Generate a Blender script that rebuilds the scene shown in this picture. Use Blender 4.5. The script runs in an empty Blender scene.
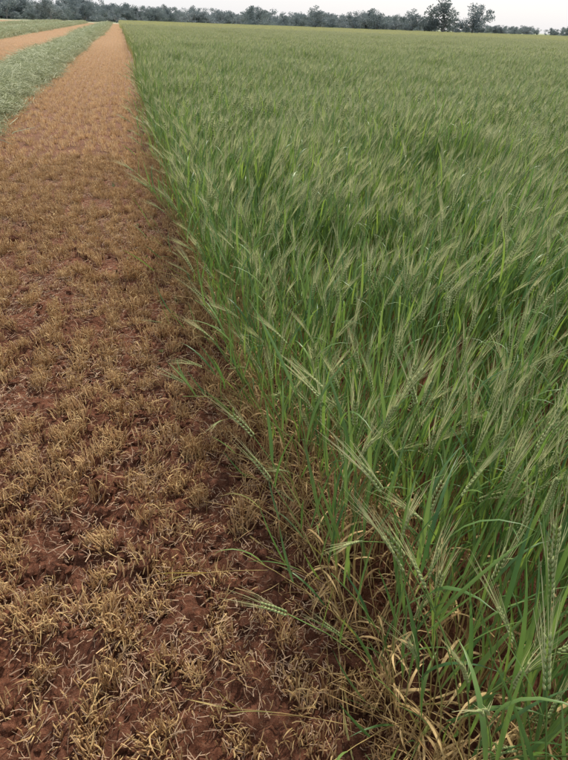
import bpy, math, random
from mathutils import Vector, Matrix, noise, Euler
import numpy as np
R = random.Random(11)
sc = bpy.context.scene
sc.view_settings.view_transform = 'Standard'
sc.view_settings.look = 'None'
sc.view_settings.exposure = 0
PI = math.pi

# ------------------------------------------------------------------ camera
H = 1.6
psi, th, roll = math.radians(14.9), math.radians(31.8), math.radians(2.1)
r = Vector((math.cos(psi), -math.sin(psi), 0))
f = Vector((math.sin(psi)*math.cos(th), math.cos(psi)*math.cos(th), -math.sin(th)))
u = Vector((math.sin(psi)*math.sin(th), math.cos(psi)*math.sin(th), math.cos(th)))
r2 = r*math.cos(roll)+u*math.sin(roll)
u2 = u*math.cos(roll)-r*math.sin(roll)
cam = bpy.data.cameras.new("camera")
co = bpy.data.objects.new("camera", cam)
sc.collection.objects.link(co)
M = Matrix((r2, u2, -f)).transposed().to_4x4()
M.translation = Vector((0, 0, H))
co.matrix_world = M
cam.sensor_fit = 'VERTICAL'
cam.sensor_height = 24
cam.sensor_width = 18
cam.lens = 18.13
cam.clip_start = 0.02
cam.clip_end = 5000
sc.camera = co

# ------------------------------------------------------------------ light
az, el = math.radians(32), math.radians(50)
sd = Vector((math.sin(az)*math.cos(el), math.cos(az)*math.cos(el), math.sin(el)))
sl = bpy.data.lights.new("sun", 'SUN')
sl.energy = 5.0
sl.angle = math.radians(2.5)
sl.color = (1.0, 0.92, 0.80)
so = bpy.data.objects.new("sun", sl)
so.rotation_euler = sd.to_track_quat('Z', 'Y').to_euler()
sc.collection.objects.link(so)
w = bpy.data.worlds.new("World")
sc.world = w
w.use_nodes = True
nt = w.node_tree
nt.nodes.clear()
sky = nt.nodes.new('ShaderNodeTexSky')
sky.sky_type = 'NISHITA'
sky.sun_disc = False
sky.sun_elevation = el
sky.sun_rotation = az
sky.dust_density = 2.0
sky.air_density = 1.0
hz = nt.nodes.new('ShaderNodeMix')       # thin high cloud / haze over the clear sky
hz.data_type = 'RGBA'
hz.inputs[0].default_value = 0.72
hz.inputs[7].default_value = (6.9, 7.1, 7.6, 1)
bg = nt.nodes.new('ShaderNodeBackground')
bg.inputs['Strength'].default_value = 0.145
wo = nt.nodes.new('ShaderNodeOutputWorld')
nt.links.new(sky.outputs[0], hz.inputs[6])
nt.links.new(hz.outputs[2], bg.inputs['Color'])
nt.links.new(bg.outputs[0], wo.inputs['Surface'])

# ------------------------------------------------------------------ materials
def ramp(nt, cols):
    n = nt.nodes.new('ShaderNodeValToRGB')
    e = n.color_ramp.elements
    while len(e) < len(cols):
        e.new(0.5)
    for i, (p, c) in enumerate(cols):
        e[i].position = p
        e[i].color = (c[0], c[1], c[2], 1)
    return n

def mixc(nt, a, b, fac, mode='MIX'):
    m = nt.nodes.new('ShaderNodeMix')
    m.data_type = 'RGBA'
    m.blend_type = mode
    for s, v in ((m.inputs[6], a), (m.inputs[7], b)):
        if isinstance(v, tuple):
            s.default_value = (*v, 1)
        else:
            nt.links.new(v, s)
    if isinstance(fac, float):
        m.inputs[0].default_value = fac
    else:
        nt.links.new(fac, m.inputs[0])
    return m.outputs[2]

def maprange(nt, v, a, b, c=0.0, d=1.0):
    m = nt.nodes.new('ShaderNodeMapRange')
    nt.links.new(v, m.inputs[0])
    for i, x in enumerate((a, b, c, d)):
        m.inputs[i+1].default_value = x
    return m.outputs[0]

def plant_mat(name, c1, c2, rough=0.5, trans=0.35, tcol=None, base=None, far=None, scale=9.0, spec=0.3):
    """foliage: colour varies by world noise + per blade; dry towards the stem base; paler down the field"""
    m = bpy.data.materials.new(name)
    m.use_nodes = True
    nt = m.node_tree
    nt.nodes.clear()
    geo = nt.nodes.new('ShaderNodeNewGeometry')
    sep = nt.nodes.new('ShaderNodeSeparateXYZ')
    nt.links.new(geo.outputs['Position'], sep.inputs[0])
    nz = nt.nodes.new('ShaderNodeTexNoise')
    nz.inputs['Scale'].default_value = scale
    nz.inputs['Detail'].default_value = 2
    nt.links.new(geo.outputs['Position'], nz.inputs['Vector'])
    rnd = geo.outputs['Random Per Island']
    add = nt.nodes.new('ShaderNodeMath')
    add.operation = 'ADD'
    nt.links.new(nz.outputs[0], add.inputs[0])
    nt.links.new(rnd, add.inputs[1])
    fac = maprange(nt, add.outputs[0], 0.45, 1.55)
    col = mixc(nt, c1, c2, fac)
    if base:
        bc, z0, z1 = base
        jit = nt.nodes.new('ShaderNodeMath')
        jit.operation = 'MULTIPLY_ADD'
        nt.links.new(rnd, jit.inputs[0])
        jit.inputs[1].default_value = -0.14
        nt.links.new(sep.outputs[2], jit.inputs[2])
        col = mixc(nt, bc, col, maprange(nt, jit.outputs[0], z0, z1))
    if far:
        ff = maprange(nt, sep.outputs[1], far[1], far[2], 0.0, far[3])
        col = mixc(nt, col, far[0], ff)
    pb = nt.nodes.new('ShaderNodeBsdfPrincipled')
    pb.inputs['Roughness'].default_value = rough
    pb.inputs['Specular IOR Level'].default_value = spec
    nt.links.new(col, pb.inputs['Base Color'])
    out = nt.nodes.new('ShaderNodeOutputMaterial')
    if trans > 0:
        tr = nt.nodes.new('ShaderNodeBsdfTranslucent')
        tc = mixc(nt, col, tcol or (1, 1, 1), 1.0, 'MULTIPLY')
        nt.links.new(tc, tr.inputs['Color'])
        mx = nt.nodes.new('ShaderNodeMixShader')
        mx.inputs[0].default_value = trans
        nt.links.new(pb.outputs[0], mx.inputs[1])
        nt.links.new(tr.outputs[0], mx.inputs[2])
        nt.links.new(mx.outputs[0], out.inputs[0])
    else:
        nt.links.new(pb.outputs[0], out.inputs[0])
    return m

FAR_HAZE = ((0.42, 0.44, 0.27), 2.0, 100.0, 0.8)  # distance haze painted into the crop colours, paler along the field
straw = (0.54, 0.39, 0.16)
M_stem = plant_mat("barley_stem", (0.14, 0.25, 0.07), (0.23, 0.33, 0.10), 0.45, 0.2, base=(straw, 0.12, 0.40), far=FAR_HAZE)
M_leaf = plant_mat("barley_leaf", (0.065, 0.16, 0.055), (0.21, 0.33, 0.09), 0.42, 0.42, (1.3, 1.15, 0.65), base=((0.48, 0.37, 0.14), -0.08, 0.16), far=FAR_HAZE, spec=0.4)
M_head = plant_mat("barley_ear", (0.26, 0.34, 0.13), (0.42, 0.46, 0.21), 0.55, 0.25, far=FAR_HAZE)
M_awn = plant_mat("barley_awn", (0.38, 0.43, 0.19), (0.62, 0.59, 0.33), 0.4, 0.4, far=FAR_HAZE)
M_dry = plant_mat("dry_leaf", (0.34, 0.21, 0.085), (0.66, 0.48, 0.22), 0.6, 0.3)
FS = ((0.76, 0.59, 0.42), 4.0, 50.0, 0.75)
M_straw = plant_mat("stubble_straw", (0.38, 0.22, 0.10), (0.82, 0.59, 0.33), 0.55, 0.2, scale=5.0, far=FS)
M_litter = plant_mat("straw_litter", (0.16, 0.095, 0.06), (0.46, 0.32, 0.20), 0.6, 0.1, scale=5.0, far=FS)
M_hay = plant_mat("mown_hay", (0.22, 0.26, 0.13), (0.43, 0.45, 0.28), 0.6, 0.25, scale=3.0)
M_weed = plant_mat("weed_leaf", (0.06, 0.15, 0.03), (0.12, 0.24, 0.06), 0.5, 0.3)
M_tree = plant_mat("gum_leaf_hazed", (0.14, 0.18, 0.19), (0.25, 0.29, 0.29), 0.6, 0.25, scale=0.3)  # leaf colour lightened and blued: air haze painted in
M_bark = plant_mat("gum_bark", (0.16, 0.15, 0.15), (0.28, 0.27, 0.26), 0.8, 0)

def soil_mat():
    m = bpy.data.materials.new("red_soil")
    m.use_nodes = True
    nt = m.node_tree
    pb = nt.nodes['Principled BSDF']
    geo = nt.nodes.new('ShaderNodeNewGeometry')
    sep = nt.nodes.new('ShaderNodeSeparateXYZ')
    nt.links.new(geo.outputs['Position'], sep.inputs[0])
    def nz(s, d=6, rough=0.6):
        n = nt.nodes.new('ShaderNodeTexNoise')
        n.inputs['Scale'].default_value = s
        n.inputs['Detail'].default_value = d
        n.inputs['Roughness'].default_value = rough
        nt.links.new(geo.outputs['Position'], n.inputs['Vector'])
        return n.outputs[0]
    n1, n2, n3 = nz(2.2), nz(35, 8, 0.7), nz(120, 4)
    a = ramp(nt, [(0.32, (0.060, 0.023, 0.014)), (0.5, (0.165, 0.067, 0.039)), (0.7, (0.30, 0.135, 0.082))])
    nt.links.new(n2, a.inputs[0])
    b = ramp(nt, [(0.35, (0.7, 0.7, 0.72)), (0.65, (1.15, 1.12, 1.08))])
    nt.links.new(n1, b.inputs[0])
    col = mixc(nt, a.outputs[0], b.outputs[0], 1.0, 'MULTIPLY')
    # straw fines lying on the soil
    sf = ramp(nt, [(0.55, (0, 0, 0)), (0.62, (1, 1, 1))])
    nt.links.new(n3, sf.inputs[0])
    k = maprange(nt, sep.outputs[1], 2, 20, 0.15, 0.85)
    mm = nt.nodes.new('ShaderNodeMath'); mm.operation = 'MULTIPLY'
    nt.links.new(sf.outputs[0], mm.inputs[0]); nt.links.new(k, mm.inputs[1])
    col = mixc(nt, col, (0.38, 0.28, 0.18), mm.outputs[0])
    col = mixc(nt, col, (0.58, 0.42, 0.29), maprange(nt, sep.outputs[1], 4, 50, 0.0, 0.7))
    # beyond the paddock: pale pasture
    ln = nt.nodes.new('ShaderNodeVectorMath'); ln.operation = 'LENGTH'
    nt.links.new(geo.outputs['Position'], ln.inputs[0])
    col = mixc(nt, col, (0.26, 0.29, 0.19), maprange(nt, ln.outputs['Value'], 190, 250))
    nt.links.new(col, pb.inputs['Base Color'])
    pb.inputs['Roughness'].default_value = 0.95
    pb.inputs['Specular IOR Level'].default_value = 0.1
    bp = nt.nodes.new('ShaderNodeBump')
    bp.inputs['Strength'].default_value = 1.0
    bp.inputs['Distance'].default_value = 0.03
    nt.links.new(n2, bp.inputs['Height'])
    bp2 = nt.nodes.new('ShaderNodeBump')
    bp2.inputs['Strength'].default_value = 0.9
    bp2.inputs['Distance'].default_value = 0.006
    nt.links.new(n3, bp2.inputs['Height'])
    nt.links.new(bp.outputs[0], bp2.inputs['Normal'])
    nt.links.new(bp2.outputs[0], pb.inputs['Normal'])
    return m
M_soil = soil_mat()

# ------------------------------------------------------------------ mesh builder
class MB:
    def __init__(s):
        s.v = []; s.f = []; s.m = []
    def face(s, idx, mat):
        s.f.append(idx); s.m.append(mat)
    def add(s, o, off, sc_=1.0, rz=0.0):
        b = len(s.v); c, q = math.cos(rz)*sc_, math.sin(rz)*sc_
        s.v += [Vector((v.x*c-v.y*q+off.x, v.x*q+v.y*c+off.y, v.z*sc_+off.z)) for v in o.v]
        s.f += [tuple(i+b for i in fc) for fc in o.f]; s.m += o.m
    def ribbon(s, pts, wid, side, mat, fold=0.0):
        n = len(pts); b = len(s.v)
        if fold:
            for i, p in enumerate(pts):
                t = (pts[min(i+1, n-1)]-pts[max(i-1, 0)])
                nn = side.cross(t)
                if nn.length > 1e-9: nn.normalize()
                s.v += [p-side*wid[i]*.5+nn*wid[i]*fold, p, p+side*wid[i]*.5+nn*wid[i]*fold]
            for i in range(n-1):
                a = b+3*i
                s.face((a, a+1, a+4, a+3), mat); s.face((a+1, a+2, a+5, a+4), mat)
        else:
            for i, p in enumerate(pts):
                s.v += [p-side*wid[i]*.5, p+side*wid[i]*.5]
            for i in range(n-1):
                a = b+2*i
                s.face((a, a+1, a+3, a+2), mat)
    def tube(s, pts, rad, n, mat):
        b = len(s.v)
        for i, p in enumerate(pts):
            t = pts[min(i+1, len(pts)-1)]-pts[max(i-1, 0)]
            t.normalize()
            a = t.orthogonal().normalized() if abs(t.z) < .9 else Vector((1, 0, 0)).cross(t).normalized()
            c = t.cross(a)
            for k in range(n):
                q = 2*PI*k/n
                s.v.append(p+(a*math.cos(q)+c*math.sin(q))*rad[i])
        for i in range(len(pts)-1):
            for k in range(n):
                s.face((b+i*n+k, b+i*n+(k+1) % n, b+(i+1)*n+(k+1) % n, b+(i+1)*n+k), mat)
    def spindle(s, p, d, L, w, mat):
        b = len(s.v)
        a = d.orthogonal().normalized(); c = d.cross(a)
        mid = p+d*L*.4
        s.v += [p, mid+a*w, mid+c*w, mid-a*w, mid-c*w, p+d*L]
        for k in range(4):
            s.face((b, b+1+(k+1) % 4, b+1+k), mat)
            s.face((b+5, b+1+k, b+1+(k+1) % 4), mat)
    def spike(s, p, d, L, w, side, mat):
        b = len(s.v)
        s.v += [p-side*w*.5, p+side*w*.5, p+d*L]
        s.face((b, b+1, b+2), mat)
    def mesh(s, name, mats, smooth=True):
        me = bpy.data.meshes.new(name)
        me.from_pydata([tuple(x) for x in s.v], [], s.f)
        for m in mats: me.materials.append(m)
        me.polygons.foreach_set('material_index', s.m)
        if smooth: me.polygons.foreach_set('use_smooth', [True]*len(s.f))
        me.update()
        return me

BM = [M_stem, M_leaf, M_head, M_awn, M_dry]

def leaf(mb, R, p, azm, L, W, tilt0, tilt1, seg, mat, fold=0.12, twist=0.0):
    side = Vector((-math.sin(azm), math.cos(azm), 0))
    out = Vector((math.cos(azm), math.sin(azm), 0))
    pts = [p.copy()]; q = p.copy()
    for i in range(seg):
        t = (i+.5)/seg
        a = tilt0+(tilt1-tilt0)*t**1.4
        q = q+(out*math.sin(a)+Vector((0, 0, math.cos(a))))*(L/seg)+side*twist*L/seg*t
        pts.append(q.copy())
    wid = []
    for i in range(seg+1):
        t = i/seg
        wid.append(W*(0.55+0.45*math.sin(min(1, t*2.5)*PI/2))*max(0.04, (1-t**2.2)))
    sd2 = (side+Vector((0, 0, R.uniform(-.3, .3)))).normalized()
    mb.ribbon(pts, wid, sd2, mat, fold)

def tiller(mb, R, x, y, lod, wind=0.8, Hm=0.66, edge=False, lean=None, noear=False):
    h = Hm*R.gauss(1, 0.09)
    wa = R.gauss(0.15, 0.75)
    wl = wind*R.uniform(0.0, 0.38)
    if lean: wa, wl = lean
    wd = Vector((math.cos(wa), math.sin(wa), 0))
    seg = (6, 4, 2, 1)[lod]
    jit = Vector((R.uniform(-.06, .06), R.uniform(-.06, .06), 0))
    def P(t):
        return Vector((x, y, 0))+wd*(wl*h*t**2.2)+jit*t+Vector((0, 0, h*t*(1-0.10*wl*t)))
    pts = [P(i/seg) for i in range(seg+1)]
    rad = 0.0019
    if lod <= 1:
        mb.tube(pts, [rad*(1.1-.4*i/seg) for i in range(seg+1)], 3, 0)
    else:
        a = R.uniform(0, PI)
        if lod == 2:
            mb.ribbon(pts, [.006]*(seg+1), Vector((math.cos(a), math.sin(a), 0)), 0)
    nl = (4, 3, 2, 1)[lod]
    ls = (6, 4, 2, 2)[lod]
    for i in range(nl):
        if nl == 4: t = (0.34, 0.56, 0.75, 0.90)[i] + R.uniform(-.05, .07)
        elif nl == 3: t = (0.55, .74, .90)[i] + R.uniform(-.07, .07)
        else: t = R.uniform(.6, 1.0)
        if edge and i == 0 and nl == 4 and R.random() < .6: continue
        la = R.gauss(0.1, 1.3)
        L = R.uniform(.14, .25); W = R.uniform(.0065, .0115)*(1, 1, 1.6, 4)[lod]
        if lod == 3: L *= 1.5
        bendy = R.uniform(.25, .8) if R.random() < .78 else R.uniform(.9, 2.0)
        leaf(mb, R, P(t), la, L, W, R.uniform(.1, .35), bendy, ls, 1, 0.12 if lod <= 1 else 0, R.uniform(-.3, .3))
    if lod == 0 or (lod == 1 and R.random() < .3):
        for i in range(R.choice((0, 0, 0, 1)) + (2 if edge else 0)):
            leaf(mb, R, P(R.uniform(.05, .58 if edge else .38)), R.uniform(0, 2*PI), R.uniform(.06, .15), R.uniform(.003, .008), R.uniform(.6, 1.4), R.uniform(2.3, 3.3), 5, 4, 0.1, R.uniform(-.8, .8))
    # ear
    if noear or R.random() < ((.36, .32, .20, 0)[lod]): return
    top = P(1); d0 = (P(1)-P(.93)).normalized() if lod < 3 else (wd*wl*2+Vector((0, 0, 1))).normalized()
    bend = R.uniform(.1, .75)
    L = R.uniform(.06, .085)
    side = wd.cross(Vector((0, 0, 1))).normalized()
    side = (side+d0.cross(side)*R.uniform(-1, 1)).normalized()
    n = (8, 4, 1, 1)[lod]
    p = top.copy(); d = d0.copy()
    for i in range(n):
        d = (d+wd*bend*.5/n-Vector((0, 0, bend*.2/n))).normalized()
        for s in (-1, 1):
            if lod <= 1:
                kd = (d+side*s*.30).normalized()
                mb.spindle(p+side*s*.0018, kd, .014*(1 if lod == 0 else 1.8), .0030 if lod == 0 else .0044, 2)
                ad = (d+side*s*R.uniform(.02, .17)+Vector((R.uniform(-.06, .06), R.uniform(-.06, .06), R.uniform(-.05, .05)))).normalized()
                AL = R.uniform(.07, .11)
                st = p+kd*.011
                if lod == 0:
                    m1 = st+ad*AL*.5; ad2 = (ad+wd*.08).normalized()
                    mb.ribbon([st, m1, m1+ad2*AL*.5], [.0011, .0010, .0003], side.cross(ad).normalized() if R.random() < .5 else side, 3)
                else:
                    mb.spike(st, ad, AL*1.05, .0036, side, 3)
        p = p+d*(L/n)
    if lod == 2:
        mb.spindle(top, d0, .1, .009, 2)
        for k in range(3):
            ad = (d+side*R.uniform(-.12, .12)+Vector((0, 0, R.uniform(-.06, .06)))).normalized()
            mb.spike(top+d0*.04, ad, R.uniform(.11, .15), .015, side, 3)
    if lod == 3:
        mb.spike(top-Vector((0, 0, .05)), d, R.uniform(.2, .32), .03, side, 3)
        mb.spike(top-Vector((0, 0, .35)), (d+Vector((R.uniform(-.3, .3), R.uniform(-.3, .3), .5))).normalized(), .42, .05, side, 1)

def dead_tiller(mb, R, x, y):
    a = R.uniform(0, 2*PI); tl = abs(R.gauss(0, .35)); h = R.uniform(.16, .46)
    d = Vector((math.cos(a)*math.sin(tl), math.sin(a)*math.sin(tl), math.cos(tl)))
    kink = (d+Vector((R.gauss(0, .4), R.gauss(0, .4), R.uniform(-.9, .1)))).normalized()
    p = Vector((x, y, 0)); k = p+d*h*R.uniform(.4, .9)
    q = k+kink*h*R.uniform(.2, .5)
    mb.tube([p, (p+k)/2, k, q], [.0018, .0017, .0015, .0011], 3, 4)
    for t in range(R.randint(0, 2)):
        leaf(mb, R, p+(k-p)*R.uniform(.2, 1), R.uniform(0, 2*PI), R.uniform(.06, .15), R.uniform(.003, .008), R.uniform(.4, 1.3), R.uniform(2.1, 3.3), 5, 4, .1, R.uniform(-.9, .9))

def hidden_collection(name, meshes):
    c = bpy.data.collections.new(name)
    for i, me in enumerate(meshes):
        o = bpy.data.objects.new("%s_part_%02d" % (name, i), me)
        c.objects.link(o)
    return c

def scatter(name, pts, coll):
    """pts: (x,y,z, rx,ry,rz, scale, idx) -> one object instancing the collection"""
    me = bpy.data.meshes.new(name)
    me.from_pydata([p[:3] for p in pts], [], [])
    a = me.attributes.new('rot', 'FLOAT_VECTOR', 'POINT')
    a.data.foreach_set('vector', [c for p in pts for c in p[3:6]])
    a = me.attributes.new('scl', 'FLOAT', 'POINT')
    a.data.foreach_set('value', [p[6] for p in pts])
    a = me.attributes.new('idx', 'INT', 'POINT')
    a.data.foreach_set('value', [int(p[7]) for p in pts])
    o = bpy.data.objects.new(name, me)
    sc.collection.objects.link(o)
    g = bpy.data.node_groups.new(name+"_scatter", 'GeometryNodeTree')
    g.interface.new_socket('Geometry', in_out='INPUT', socket_type='NodeSocketGeometry')
    g.interface.new_socket('Geometry', in_out='OUTPUT', socket_type='NodeSocketGeometry')
    N = g.nodes; Lk = g.links
    gi = N.new('NodeGroupInput'); go = N.new('NodeGroupOutput')
    ci = N.new('GeometryNodeCollectionInfo')
    ci.inputs['Collection'].default_value = coll
    ci.inputs['Separate Children'].default_value = True
    ci.inputs['Reset Children'].default_value = True
    ip = N.new('GeometryNodeInstanceOnPoints')
    ip.inputs['Pick Instance'].default_value = True
    def attr(nm, ty):
        n = N.new('GeometryNodeInputNamedAttribute'); n.data_type = ty
        n.inputs['Name'].default_value = nm
        return n.outputs['Attribute']
    er = N.new('FunctionNodeEulerToRotation')
    Lk.new(attr('rot', 'FLOAT_VECTOR'), er.inputs[0])
    Lk.new(gi.outputs[0], ip.inputs['Points'])
    Lk.new(ci.outputs[0], ip.inputs['Instance'])
    Lk.new(attr('idx', 'INT'), ip.inputs['Instance Index'])
    Lk.new(er.outputs[0], ip.inputs['Rotation'])
    Lk.new(attr('scl', 'FLOAT'), ip.inputs['Scale'])
    Lk.new(ip.outputs[0], go.inputs[0])
    md = o.modifiers.new('scatter', 'NODES')
    md.node_group = g
    return o

# ------------------------------------------------------------------ ground
def gh(x, y):
    d = math.hypot(x, y)
    k = max(0.0, 1-d/15)
    v = Vector((x, y, 0))
    z = 0.024*noise.noise(v*1.7)+0.026*noise.noise(v*5.3+Vector((3, 1, 0)))
    if k > 0:
        c = noise.noise(v*11)
        z += 0.040*max(c, -.3)+0.022*noise.noise(v*27)+.014*abs(noise.noise(v*52))
    return z*k

def axis(lo, hi, step, far0, far1):
    a = list(np.arange(lo, hi+1e-6, step))
    s = step; x = hi
    while x < far1:
        s *= 1.14; x += s; a.append(x)
    s = step; x = lo
    while x > far0:
        s *= 1.14; x -= s; a.insert(0, x)
    return a
xs = axis(-1.8, 1.0, .013, -1500, 1500)
ys = axis(0.3, 3.8, .013, -1500, 2500)
verts = [(x, y, gh(x, y)) for y in ys for x in xs]
nx = len(xs)
faces = [(j*nx+i, j*nx+i+1, (j+1)*nx+i+1, (j+1)*nx+i) for j in range(len(ys)-1) for i in range(nx-1)]
me = bpy.data.meshes.new("ground")
me.from_pydata(verts, [], faces)
me.polygons.foreach_set('use_smooth', [True]*len(faces))
me.materials.append(M_soil)
go_ = bpy.data.objects.new("ground", me)
sc.collection.objects.link(go_)

def clod(R):
    import bmesh
    bm = bmesh.new()
    bmesh.ops.create_icosphere(bm, subdivisions=2, radius=1)
    o = Vector((R.uniform(0, 99), R.uniform(0, 99), 0))
    for v in bm.verts:
        k = 1+.55*noise.noise(v.co*1.3+o)+.25*noise.noise(v.co*3+o)
        v.co = Vector((v.co.x*k, v.co.y*k*.85, v.co.z*k*.7))
    me = bpy.data.meshes.new("soil_clod"); bm.to_mesh(me); bm.free()
    me.materials.append(M_soil)
    return me
CC = hidden_collection("soil_clod", [clod(R) for _ in range(6)])
pts = []
for i in range(15000):
    y = R.uniform(.3, 6) if R.random() < .45 else R.uniform(.3, 3.0)
    x = R.uniform(-3.2, 1.0)
    if noise.noise(Vector((x*3, y*3, 8)))+R.gauss(0, .3) < -.1: continue
    s = min(.038, .008*math.exp(R.gauss(0, .6)))
    pts.append((x, y, gh(x, y)+s*.15, R.uniform(0, 6), R.uniform(0, 6), R.uniform(0, 6), s, R.randrange(6)))
scatter("soil_clods", pts, CC)

# ------------------------------------------------------------------ barley field
def xedge(y):
    return 0.43+0.10*noise.noise(Vector((0, y*1.1, 5)))+0.10*noise.noise(Vector((0, y*3.3, 9)))+0.24*max(0, 1-y/2.4)

lod0 = []
for i in range(8):
    mb = MB()
    for ix in range(3):
        for iy in range(32):
            tiller(mb, R, -.175+.175*ix+R.gauss(0, .04), -.25+.016*iy+R.gauss(0, .02), 0, Hm=.67*(1+.16*noise.noise(Vector((ix*.6, iy*.18, i*3)))))
    lod0.append(mb.mesh("barley_patch_near", BM))
edgec = []
for i in range(12):
    mb = MB()
    for k in range(11):
        ln_ = (R.uniform(2.0, 4.2), R.uniform(.05, .5)) if R.random() < .22 else None
        tiller(mb, R, R.gauss(0, .035), R.uniform(-.08, .08), 0, wind=.7, Hm=.65 if R.random() < .75 else .45, edge=True, lean=ln_)
    for k in range(6):
        dead_tiller(mb, R, R.gauss(-.02, .035), R.uniform(-.09, .09))
    edgec.append(mb.mesh("barley_edge_clump", BM))
lod1 = []
for i in range(6):
    mb = MB()
    for k in range(88):
        tiller(mb, R, R.uniform(-.26, .26), R.uniform(-.27, .27), 1)
    lod1.append(mb.mesh("barley_patch", BM))
lod2 = []
for i in range(4):
    mb = MB()
    for k in range(800):
        tiller(mb, R, R.uniform(-1.02, 1.02), R.uniform(-1.02, 1.02), 2, Hm=.68*(1+.12*noise.noise(Vector((k, i, 0)))))
    lod2.append(mb.mesh("barley_stand", BM))
lod3 = []
for i in range(3):
    mb = MB()
    for k in range(2400):
        tiller(mb, R, R.uniform(-3.05, 3.05), R.uniform(-3.05, 3.05), 3, Hm=.68)
    lod3.append(mb.mesh("barley_block", BM))
BC = hidden_collection("barley", lod0+edgec+lod1+lod2+lod3)
o1, o2, o3, o4 = 8, 20, 26, 30
pts = []
def hs_(x, y):
    v = Vector((x, y, 0))
    return 1.02+.15*noise.noise(v*1.1)+.20*noise.noise(v*2.6+Vector((7, 7, 0)))
def sw(x, y):       # gusts: local swing of the wind direction
    v = Vector((x, y, 0))
    return .9*noise.noise(v*.9+Vector((0, 0, 60)))+.5*noise.noise(v*2.3+Vector((0, 0, 61)))
R0 = 6.0
for ix in range(2):
    y = -1.6
    while y < 15:
        xx = xedge(y)+.02+.165*ix+R.gauss(0, .025); yy = y+R.gauss(0, .02)
        y += .13
        if y > 7 and ix == 1: continue
        if ix == 0 and noise.noise(Vector((0, y*2.4, 31))) < -.30: continue
        pts.append((xx, yy, 0, R.gauss(0, .09), R.gauss(0, .10)-(.09 if ix == 0 else 0), R.gauss(0, .4), max(.92, hs_(xx, yy))*R.uniform(.9, 1.06), o1+R.randrange(12)))
for ix in range(16):
    for iy in range(19):
        yy = -1.5+.5*iy+R.gauss(0, .03)
        xx = xedge(yy)+.17*2+.15+.52*ix+R.gauss(0, .02)
        if math.hypot(xx, yy) > R0: continue
        pts.append((xx, yy, 0, R.gauss(0, .07), .20*noise.noise(Vector((xx*1.4, yy*1.4, 3)))+R.gauss(0, .05), sw(xx, yy)+R.gauss(0, .1), hs_(xx, yy)*R.uniform(.93, 1.05), R.randrange(8)))
for ix in range(60):
    for iy in range(70):
        x = .72+.5*ix; y = -6+.5*iy
        d = math.hypot(x, y)
        if d < R0-.05 or d > 26 or (y < -2 and d > 9): continue
        if x > 1.15*max(y, 0)+7: continue
        xx = x+xedge(y)-.44+R.gauss(0, .03); yy = y+R.gauss(0, .03)
        pts.append((xx, yy, 0, R.gauss(0, .05), .16*noise.noise(Vector((xx, yy, 3)))+R.gauss(0, .04), sw(xx, yy)*(.8 if ix > 0 else .2)+R.gauss(0, .1), hs_(xx, yy)*R.uniform(.92, 1.06), o2+R.randrange(6)))
for ix in range(60):
    for iy in range(50):
        x = 1.5+2*ix; y = -4+2*iy
        d = math.hypot(x, y)
        if d < 26 or d > 92 or x > 1.1*y+12 or y < 0: continue
        pts.append((x, y, 0, R.gauss(0, .025), R.gauss(0, .025), R.gauss(0, .03), (1+.14*noise.noise(Vector((x*.3, y*.3, 0))))*R.uniform(.93, 1.07), o3+R.randrange(4)))
for ix in range(40):
    for iy in range(44):
        x = 3.5+6*ix; y = 6*iy
        d = math.hypot(x, y)
        if d < 92 or y > 240 or x > 1.0*y+12: continue
        pts.append((x, y, 0, 0, 0, R.gauss(0, .03), R.uniform(.92, 1.09), o4+R.randrange(3)))
scatter("barley_field", pts, BC)
print("barley pts", len(pts))

# ------------------------------------------------------------------ stubble
def tuft(R, full=True):
    mb = MB()
    n = R.randint(38, 64) if full else 15
    nsub = R.randint(2, 4)
    cen = [(R.gauss(0, .014), R.gauss(0, .045)) for _ in range(nsub)]
    for k in range(n):
        cx, cy = R.choice(cen)
        ex, ey = R.gauss(0, .015), R.gauss(0, .018)
        bx, by = cx+ex, cy+ey
        a = math.atan2(ey, ex)+R.gauss(0, .7); tl = abs(R.gauss(.22, .28))
        d = Vector((math.cos(a)*math.sin(tl), math.sin(a)*math.sin(tl), math.cos(tl)))
        L = R.uniform(.03, .075)
        p0 = Vector((bx, by, -.010))
        if full:
            m = p0+d*L*.5+Vector((R.gauss(0, .002), R.gauss(0, .002), 0))
            rr = R.uniform(.0014, .0025)
            mb.tube([p0, m, p0+d*L], [rr, rr, rr*.95], 3, 0)
        else:
            sdv = Vector((math.cos(a+1), math.sin(a+1), 0))
            mb.ribbon([p0, p0+d*L*1.1], [.009, .006], sdv, 0)
    for k in range(R.randint(14, 24) if full else 4):
        a = R.uniform(0, 2*PI)
        cx, cy = R.choice(cen)
        p0 = Vector((cx+R.gauss(0, .014), cy+R.gauss(0, .017), R.uniform(.01, .045)))
        leaf(mb, R, p0, a, R.uniform(.015, .055), R.uniform(.002, .0048)*(1 if full else 1.8), R.uniform(.2, 1.2), R.uniform(1.2, 2.6), 4 if full else 2, 1, .15 if full else 0, R.uniform(-1.5, 1.5))
    return mb
def litter(R, n, rad, wide=1.0):
    mb = MB()
    for k in range(n):
        p = Vector((R.uniform(-rad, rad), R.uniform(-rad, rad), R.uniform(.002, .010)))
        a = R.uniform(0, 2*PI); L = R.uniform(.010, .035)*(2.2 if R.random() < .12 else 1)
        d = Vector((math.cos(a), math.sin(a), R.gauss(0, .10)))
        a2 = a+R.gauss(0, .4)
        d2 = Vector((math.cos(a2), math.sin(a2), R.gauss(0, .12)))
        side = Vector((-math.sin(a), math.cos(a), R.uniform(-.6, .6))).normalized()
        W = R.uniform(.0010, .0028)*wide
        mb.ribbon([p, p+d*L*.5, p+d*L*.5+d2*L*.5], [W, W, W*.5], side, 2 if R.random() < .88 else 1)
    return mb
SM = [M_straw, M_dry, M_litter]
tufts = [tuft(R).mesh("stubble_tuft", SM) for _ in range(16)]
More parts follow.
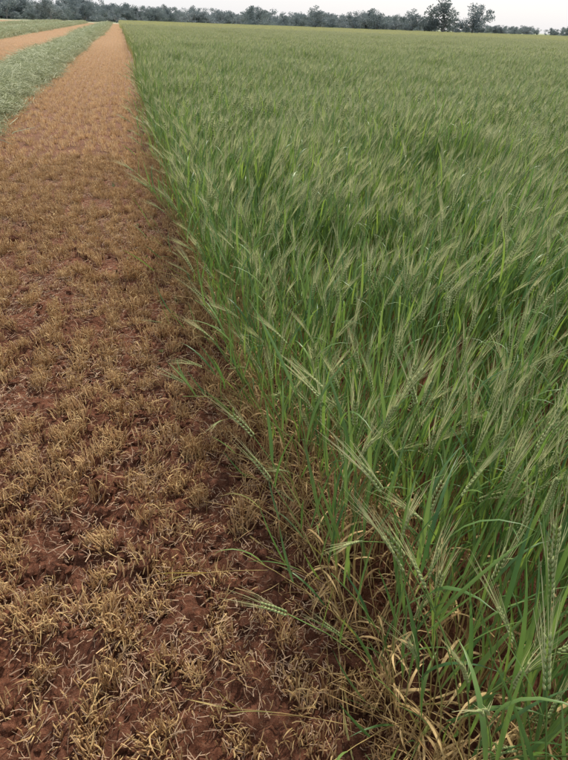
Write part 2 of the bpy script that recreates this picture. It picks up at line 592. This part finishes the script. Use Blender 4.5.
lits = [litter(R, 55, .16).mesh("straw_litter", SM) for _ in range(8)]
def patch(R, S, n):
    mb = MB()
    rows = int(round(2*S*6))
    base = [tuft(R, False) for _ in range(14)]
    for k in range(n):
        ox = -S+(R.randrange(rows)+.5)/6+R.gauss(0, .03); oy = R.uniform(-S, S)
        mb.add(R.choice(base), Vector((ox, oy, 0)), R.uniform(.8, 1.25), R.choice((0, PI))+R.gauss(0, .3))
    mb.add(litter(R, int(n*3), S, 2.0), Vector((0, 0, 0)))
    return mb
pat = [patch(R, .5, 62).mesh("stubble_patch", SM) for _ in range(8)]
pat2 = [patch(R, 1.0, 260).mesh("stubble_block", SM) for _ in range(6)]
SC = hidden_collection("stubble", tufts+lits+pat+pat2)
pts = []
ND = 8.5
for ix in range(-55, 5):
    xr = .17*ix+.12
    y = 0.1
    while y < ND+.3:
        y += R.uniform(.035, .08)
        if math.hypot(xr, y) > ND or xr < -.95*y-1.6: continue
        xx = xr+R.gauss(0, .028)
        if xx > xedge(y)+.05: continue
        dn = .7*noise.noise(Vector((xx*2.2, y*2.2, 40)))+.9*noise.noise(Vector((xx*6.5, y*6.5, 41)))
        if dn < -.15+R.gauss(0, .10)-.05*(y-2): continue
        pts.append((xx, y, gh(xx, y)-.003, R.gauss(0, .12), R.gauss(0, .12), R.choice((0, PI))+R.gauss(0, .6), R.uniform(.8, 1.25)*(1+.25*dn), R.randrange(16)))
for k in range(2600):
    x = R.uniform(-5, .6); y = R.uniform(.2, ND)
    if x < -.95*y-1.6: continue
    pts.append((x, y, gh(x, y)+.007, R.gauss(0, .05), R.gauss(0, .05), R.uniform(0, 6), R.uniform(.8, 1.3), 16+R.randrange(8)))
for ix in range(-36, 1):
    for iy in range(0, 42):
        x = -.15+1.0*ix; y = iy+.5
        d = math.hypot(x, y)
        if d < ND-.2 or d > 40 or x < -1.0*y-4: continue
        pts.append((x+R.gauss(0, .01), y, max(0, gh(x, y))*.5+.004, 0, 0, R.choice((0, PI)), R.uniform(.97, 1.1), 24+R.randrange(8)))
for ix in range(-22, 1):
    for iy in range(0, 102):
        x = -.65+2*ix; y = 2*iy+1
        d = math.hypot(x, y)
        if d < 39.5 or d > 200: continue
        pts.append((x, y, 0, 0, 0, R.choice((0, PI)), 1.05, 32+R.randrange(6)))
scatter("stubble", pts, SC)
print("stubble pts", len(pts))

# ------------------------------------------------------------------ mown swaths
def hay(R, S, n, hgt):
    mb = MB()
    for k in range(n):
        p = Vector((R.uniform(-S, S), R.uniform(-S, S), R.uniform(-.05, hgt)))
        a = R.gauss(PI/2, .8)
        L = R.uniform(.1, .35); W = R.uniform(.006, .014)
        d = Vector((math.cos(a), math.sin(a), R.gauss(0, .25)))
        d2 = (d+Vector((R.gauss(0, .4), R.gauss(0, .4), R.gauss(-.15, .3))))
        side = Vector((-math.sin(a), math.cos(a), R.uniform(-1, 1))).normalized()
        mb.ribbon([p, p+d*L*.5, p+d*L*.5+d2*L*.5], [W, W, W*.4], side, 0)
    return mb
HC = hidden_collection("hay", [hay(R, .35, 300, .12).mesh("hay_tangle", [M_hay]) for _ in range(6)])
def swath(cx, wid, hgt, y0, y1, step):
    xs_ = np.linspace(-1, 1, 25); ysn = np.arange(y0, y1, .25 if step < .6 else .6)
    def pz(t, y):
        return hgt*max(0, 1-abs(t)**2.2)*(1+.55*noise.noise(Vector((t*1.5+cx, y*.9, 1)))+.3*noise.noise(Vector((t*5+cx, y*2.6, 1))))-.01
    def cxy(y): return cx+.15*noise.noise(Vector((cx, y*.15, 2)))
    vv = [(cxy(y)+t*wid/2*(1+.15*noise.noise(Vector((cx+np.sign(t), y*.8, 2)))), y, pz(t, y)-.04) for y in ysn for t in xs_]
    nn = 25
    ff = [(j*nn+i, j*nn+i+1, (j+1)*nn+i+1, (j+1)*nn+i) for j in range(len(ysn)-1) for i in range(nn-1)]
    me = bpy.data.meshes.new("swath_core"); me.from_pydata(vv, [], ff); me.materials.append(M_hay)
    pts = []
    for y in np.arange(y0, y1, step):
        for t in np.linspace(-.92, .92, 5):
            t2 = t+R.gauss(0, .05)
            pts.append((cxy(y)+t2*wid/2, y+R.gauss(0, .08), max(0, pz(min(1, max(-1, t2)), y))-.02, 0, t2*.35, R.choice((0, PI))+R.gauss(0, .4), R.uniform(.8, 1.3)*(1 if step < .6 else 1.5), R.randrange(6)))
    o = scatter("mown_hay_swath", pts, HC)
    c = bpy.data.objects.new("swath_core", me); c.parent = o
    sc.collection.objects.link(c)
swath(-2.95, 1.45, .30, 3.0, 60, .4)
swath(-2.95, 1.55, .30, 59, 200, .7)
swath(-9.6, 1.9, .34, 10, 200, .6)
swath(-16.2, 1.9, .34, 20, 200, .7)

# ------------------------------------------------------------------ fallen / leaning stalks, weeds, foxtails
ft = []
for i in range(10):
    mb = MB(); tiller(mb, R, 0, 0, 0, lean=(R.uniform(-.6, .6), R.uniform(.2, .6)), Hm=.52, edge=True, noear=(i % 3 > 0))
    ft.append(mb.mesh("fallen_stalk", BM))
for i in range(4):
    mb = MB()
    for k in range(5): dead_tiller(mb, R, R.gauss(0, .03), R.gauss(0, .03))
    ft.append(mb.mesh("dead_stalks", BM))
FC = hidden_collection("fallen_stalk", ft)
pts = []
for (x, y, rz) in [(.46, .95, 1.9), (.42, 1.1, 1.4), (.50, .75, 1.6), (.38, .85, .9), (.37, 1.3, 2.2), (.34, 1.6, 1.2), (.15, 1.9, 1.7), (.30, 2.0, 4.2),
                   (-.0, 2.4, 1.8), (.25, 2.6, 4.2), (.2, 3.2, 1.5), (.44, .66, 4.6), (.46, 1.0, 4.4), (.46, 1.1, 5.0), (.40, .72, 2.7), (.42, .9, 3.3), (.30, 1.25, 2.9)]:
    pts.append((x, y, gh(x, y)+.025, 0, R.uniform(1.4, 1.58), rz, R.uniform(.5, .8), R.randrange(10)))
for k in range(80):       # stalks leaning out at the cut edge
    y = .5+12*R.random()**1.5
    x = xedge(y)+R.gauss(.04, .03)
    pts.append((x, y, 0, 0, R.uniform(.05, .75), PI+R.gauss(0, 1.0), R.uniform(.7, 1.0), R.randrange(10)))
for k in range(140):      # dead broken stalks at the foot of the crop
    y = .4+12*R.random()**1.3
    x = xedge(y)+R.gauss(-.04, .04)
    pts.append((x, y, gh(x, y), 0, R.uniform(.2, 1.3), PI+R.gauss(0, .9), R.uniform(.5, .9), 10+R.randrange(4)))
scatter("fallen_barley_stalks", pts, FC)

def weed(R):
    mb = MB()
    for k in range(R.randint(9, 16)):
        leaf(mb, R, Vector((0, 0, 0)), R.uniform(0, 2*PI), R.uniform(.03, .09), R.uniform(.004, .010), R.uniform(.1, .8), R.uniform(.9, 1.8), 4, 0, .1, R.uniform(-.4, .4))
    return mb.mesh("weed", [M_weed])
WC = hidden_collection("weed", [weed(R) for _ in range(5)])
pts = []
for (x, y) in [(-.05, 4.4), (-.2, 7.0), (0.05, 5.2), (.1, 2.9), (.15, 3.6), (-.15, 9.5), (0, 10.5), (.05, 12), (.2, 6.3)]:
    for k in range(3):
        xx, yy = x+R.gauss(0, .06), y+R.gauss(0, .08)
        pts.append((xx, yy, gh(xx, yy), 0, 0, R.uniform(0, 6), R.uniform(.4, .8), R.randrange(5)))
scatter("green_weeds", pts, WC)

mb = MB()
for (x, y, hh) in [(.66, .62, .84), (.74, .70, .88), (.84, .76, .86), (.64, .50, .78), (.9, .9, .9)]:
    wl = R.uniform(.02, .1)
    def Q(t): return Vector((x+wl*t*t, y+.02*t, hh*t))
    mb.tube([Q(i/6) for i in range(7)], [.0016]*7, 4, 0)
    top = Q(1); d = (Q(1)-Q(.9)).normalized()
    a = d.orthogonal().normalized(); c = d.cross(a)
    for k in range(170):
        t = k/170; rr = .0045*math.sin(PI*min(1, t*.9+.12))**.5
        q = k*2.4
        o = a*math.cos(q)+c*math.sin(q)
        mb.spindle(top+d*(t*.085-.01)+o*rr*.4, (o*.8+d).normalized(), .0075, .0014, 2)
    for t in (.4, .65):
        leaf(mb, R, Q(t), R.uniform(0, 6), .2, .007, .3, 1.2, 6, 1, .1)
o = bpy.data.objects.new("foxtail_grass", mb.mesh("foxtail_grass", BM))
sc.collection.objects.link(o)

# ------------------------------------------------------------------ trees
def tree(R, Ht, sp, dens=1800, low=.25):
    mb = MB()
    th_ = Ht*R.uniform(low, low+.13)
    lean = Vector((R.gauss(0, .06), R.gauss(0, .06), 0))
    pts = [Vector((0, 0, -.2))+lean*(i/4*th_)+Vector((0, 0, th_*i/4)) for i in range(5)]
    mb.tube(pts, [Ht*.03*(1-.12*i) for i in range(5)], 7, 1)
    cl = []
    for k in range(R.randint(8, 12)):
        a = R.uniform(0, 2*PI)+k; el_ = R.uniform(-.1, 1.35)
        L = R.uniform(.35, .62)*Ht
        d = Vector((math.cos(a)*math.cos(el_)*sp, math.sin(a)*math.cos(el_)*sp, math.sin(el_)*.95))
        p0 = pts[R.choice((2, 3, 4))]
        br = [p0+d*L*t+Vector((R.gauss(0, .02), R.gauss(0, .02), R.gauss(0, .01)))*Ht*t for t in (0, .35, .7, 1)]
        mb.tube(br, [Ht*.014, Ht*.010, Ht*.006, Ht*.003], 5, 1)
        for q in (.45, .75, 1.0):
            cl.append((p0+d*L*q+Vector((R.gauss(0, .06), R.gauss(0, .06), R.gauss(0, .04)))*Ht, R.uniform(.10, .18)*Ht))
    for k in range(dens):
        c, rr = R.choice(cl)
        v = Vector((R.gauss(0, 1), R.gauss(0, 1), R.gauss(0, 1))).normalized()*rr*R.random()**.4
        v.z *= .7
        p = c+v
        s = R.uniform(.015, .034)*Ht
        a = Vector((R.gauss(0, 1), R.gauss(0, 1), R.gauss(0, 1))).normalized(); b = a.orthogonal().normalized()
        i = len(mb.v)
        mb.v += [p-a*s, p-b*s*.4, p+a*s, p+b*s*.5]
        mb.face((i, i+1, i+2, i+3), 0)
    zm = max(v.z for v in mb.v)
    for v in mb.v: v *= Ht/zm
    return mb.mesh("tree", [M_tree, M_bark], False)
kinds = [tree(R, 8, R.uniform(.9, 1.3), 2600, .12) for _ in range(7)]
gums = [tree(R, 8, R.uniform(.6, .75), 2400, .2) for _ in range(4)]
TC = hidden_collection("tree_kind", kinds)
def azpx(px): return math.radians(14.9)+math.atan((px-296)/674)
pts = []
px = -120
while px < 425:
    a = azpx(px)
    D = R.uniform(250, 340)
    hpx = 10+9*noise.noise(Vector((px*.045, 0, 0)))+R.uniform(-3.5, 3.5)
    if px < 110: hpx += 3
    hpx = max(5, hpx)
    hh = hpx/674*D+1.0
    pts.append((D*math.sin(a), D*math.cos(a), 0, 0, 0, R.uniform(0, 6), hh/8, R.randrange(7)))
    px += R.choice((.8, 1.5, 2.5, 4.5))
for k in range(300):
    a = azpx(R.uniform(-150, 720)); D = R.uniform(520, 700)
    pts.append((D*math.sin(a), D*math.cos(a), 0, 0, 0, R.uniform(0, 6), R.uniform(4, 7)/8, R.randrange(7)))
scatter("distant_tree_line", pts, TC)
for i, (px, hpx) in enumerate([(441, 34), (428, 22), (411, 20), (471, 26), (376, 19), (395, 15), (315, 20), (352, 16), (50, 21)]):
    a = azpx(px); D = 235
    o = bpy.data.objects.new("eucalyptus_tree", gums[i % 4])
    s = (hpx/674*D+.6)/8
    o.scale = (s, s, s); o.rotation_euler = (0, 0, R.uniform(0, 6))
    o.location = (D*math.sin(a), D*math.cos(a), 0)
    sc.collection.objects.link(o)
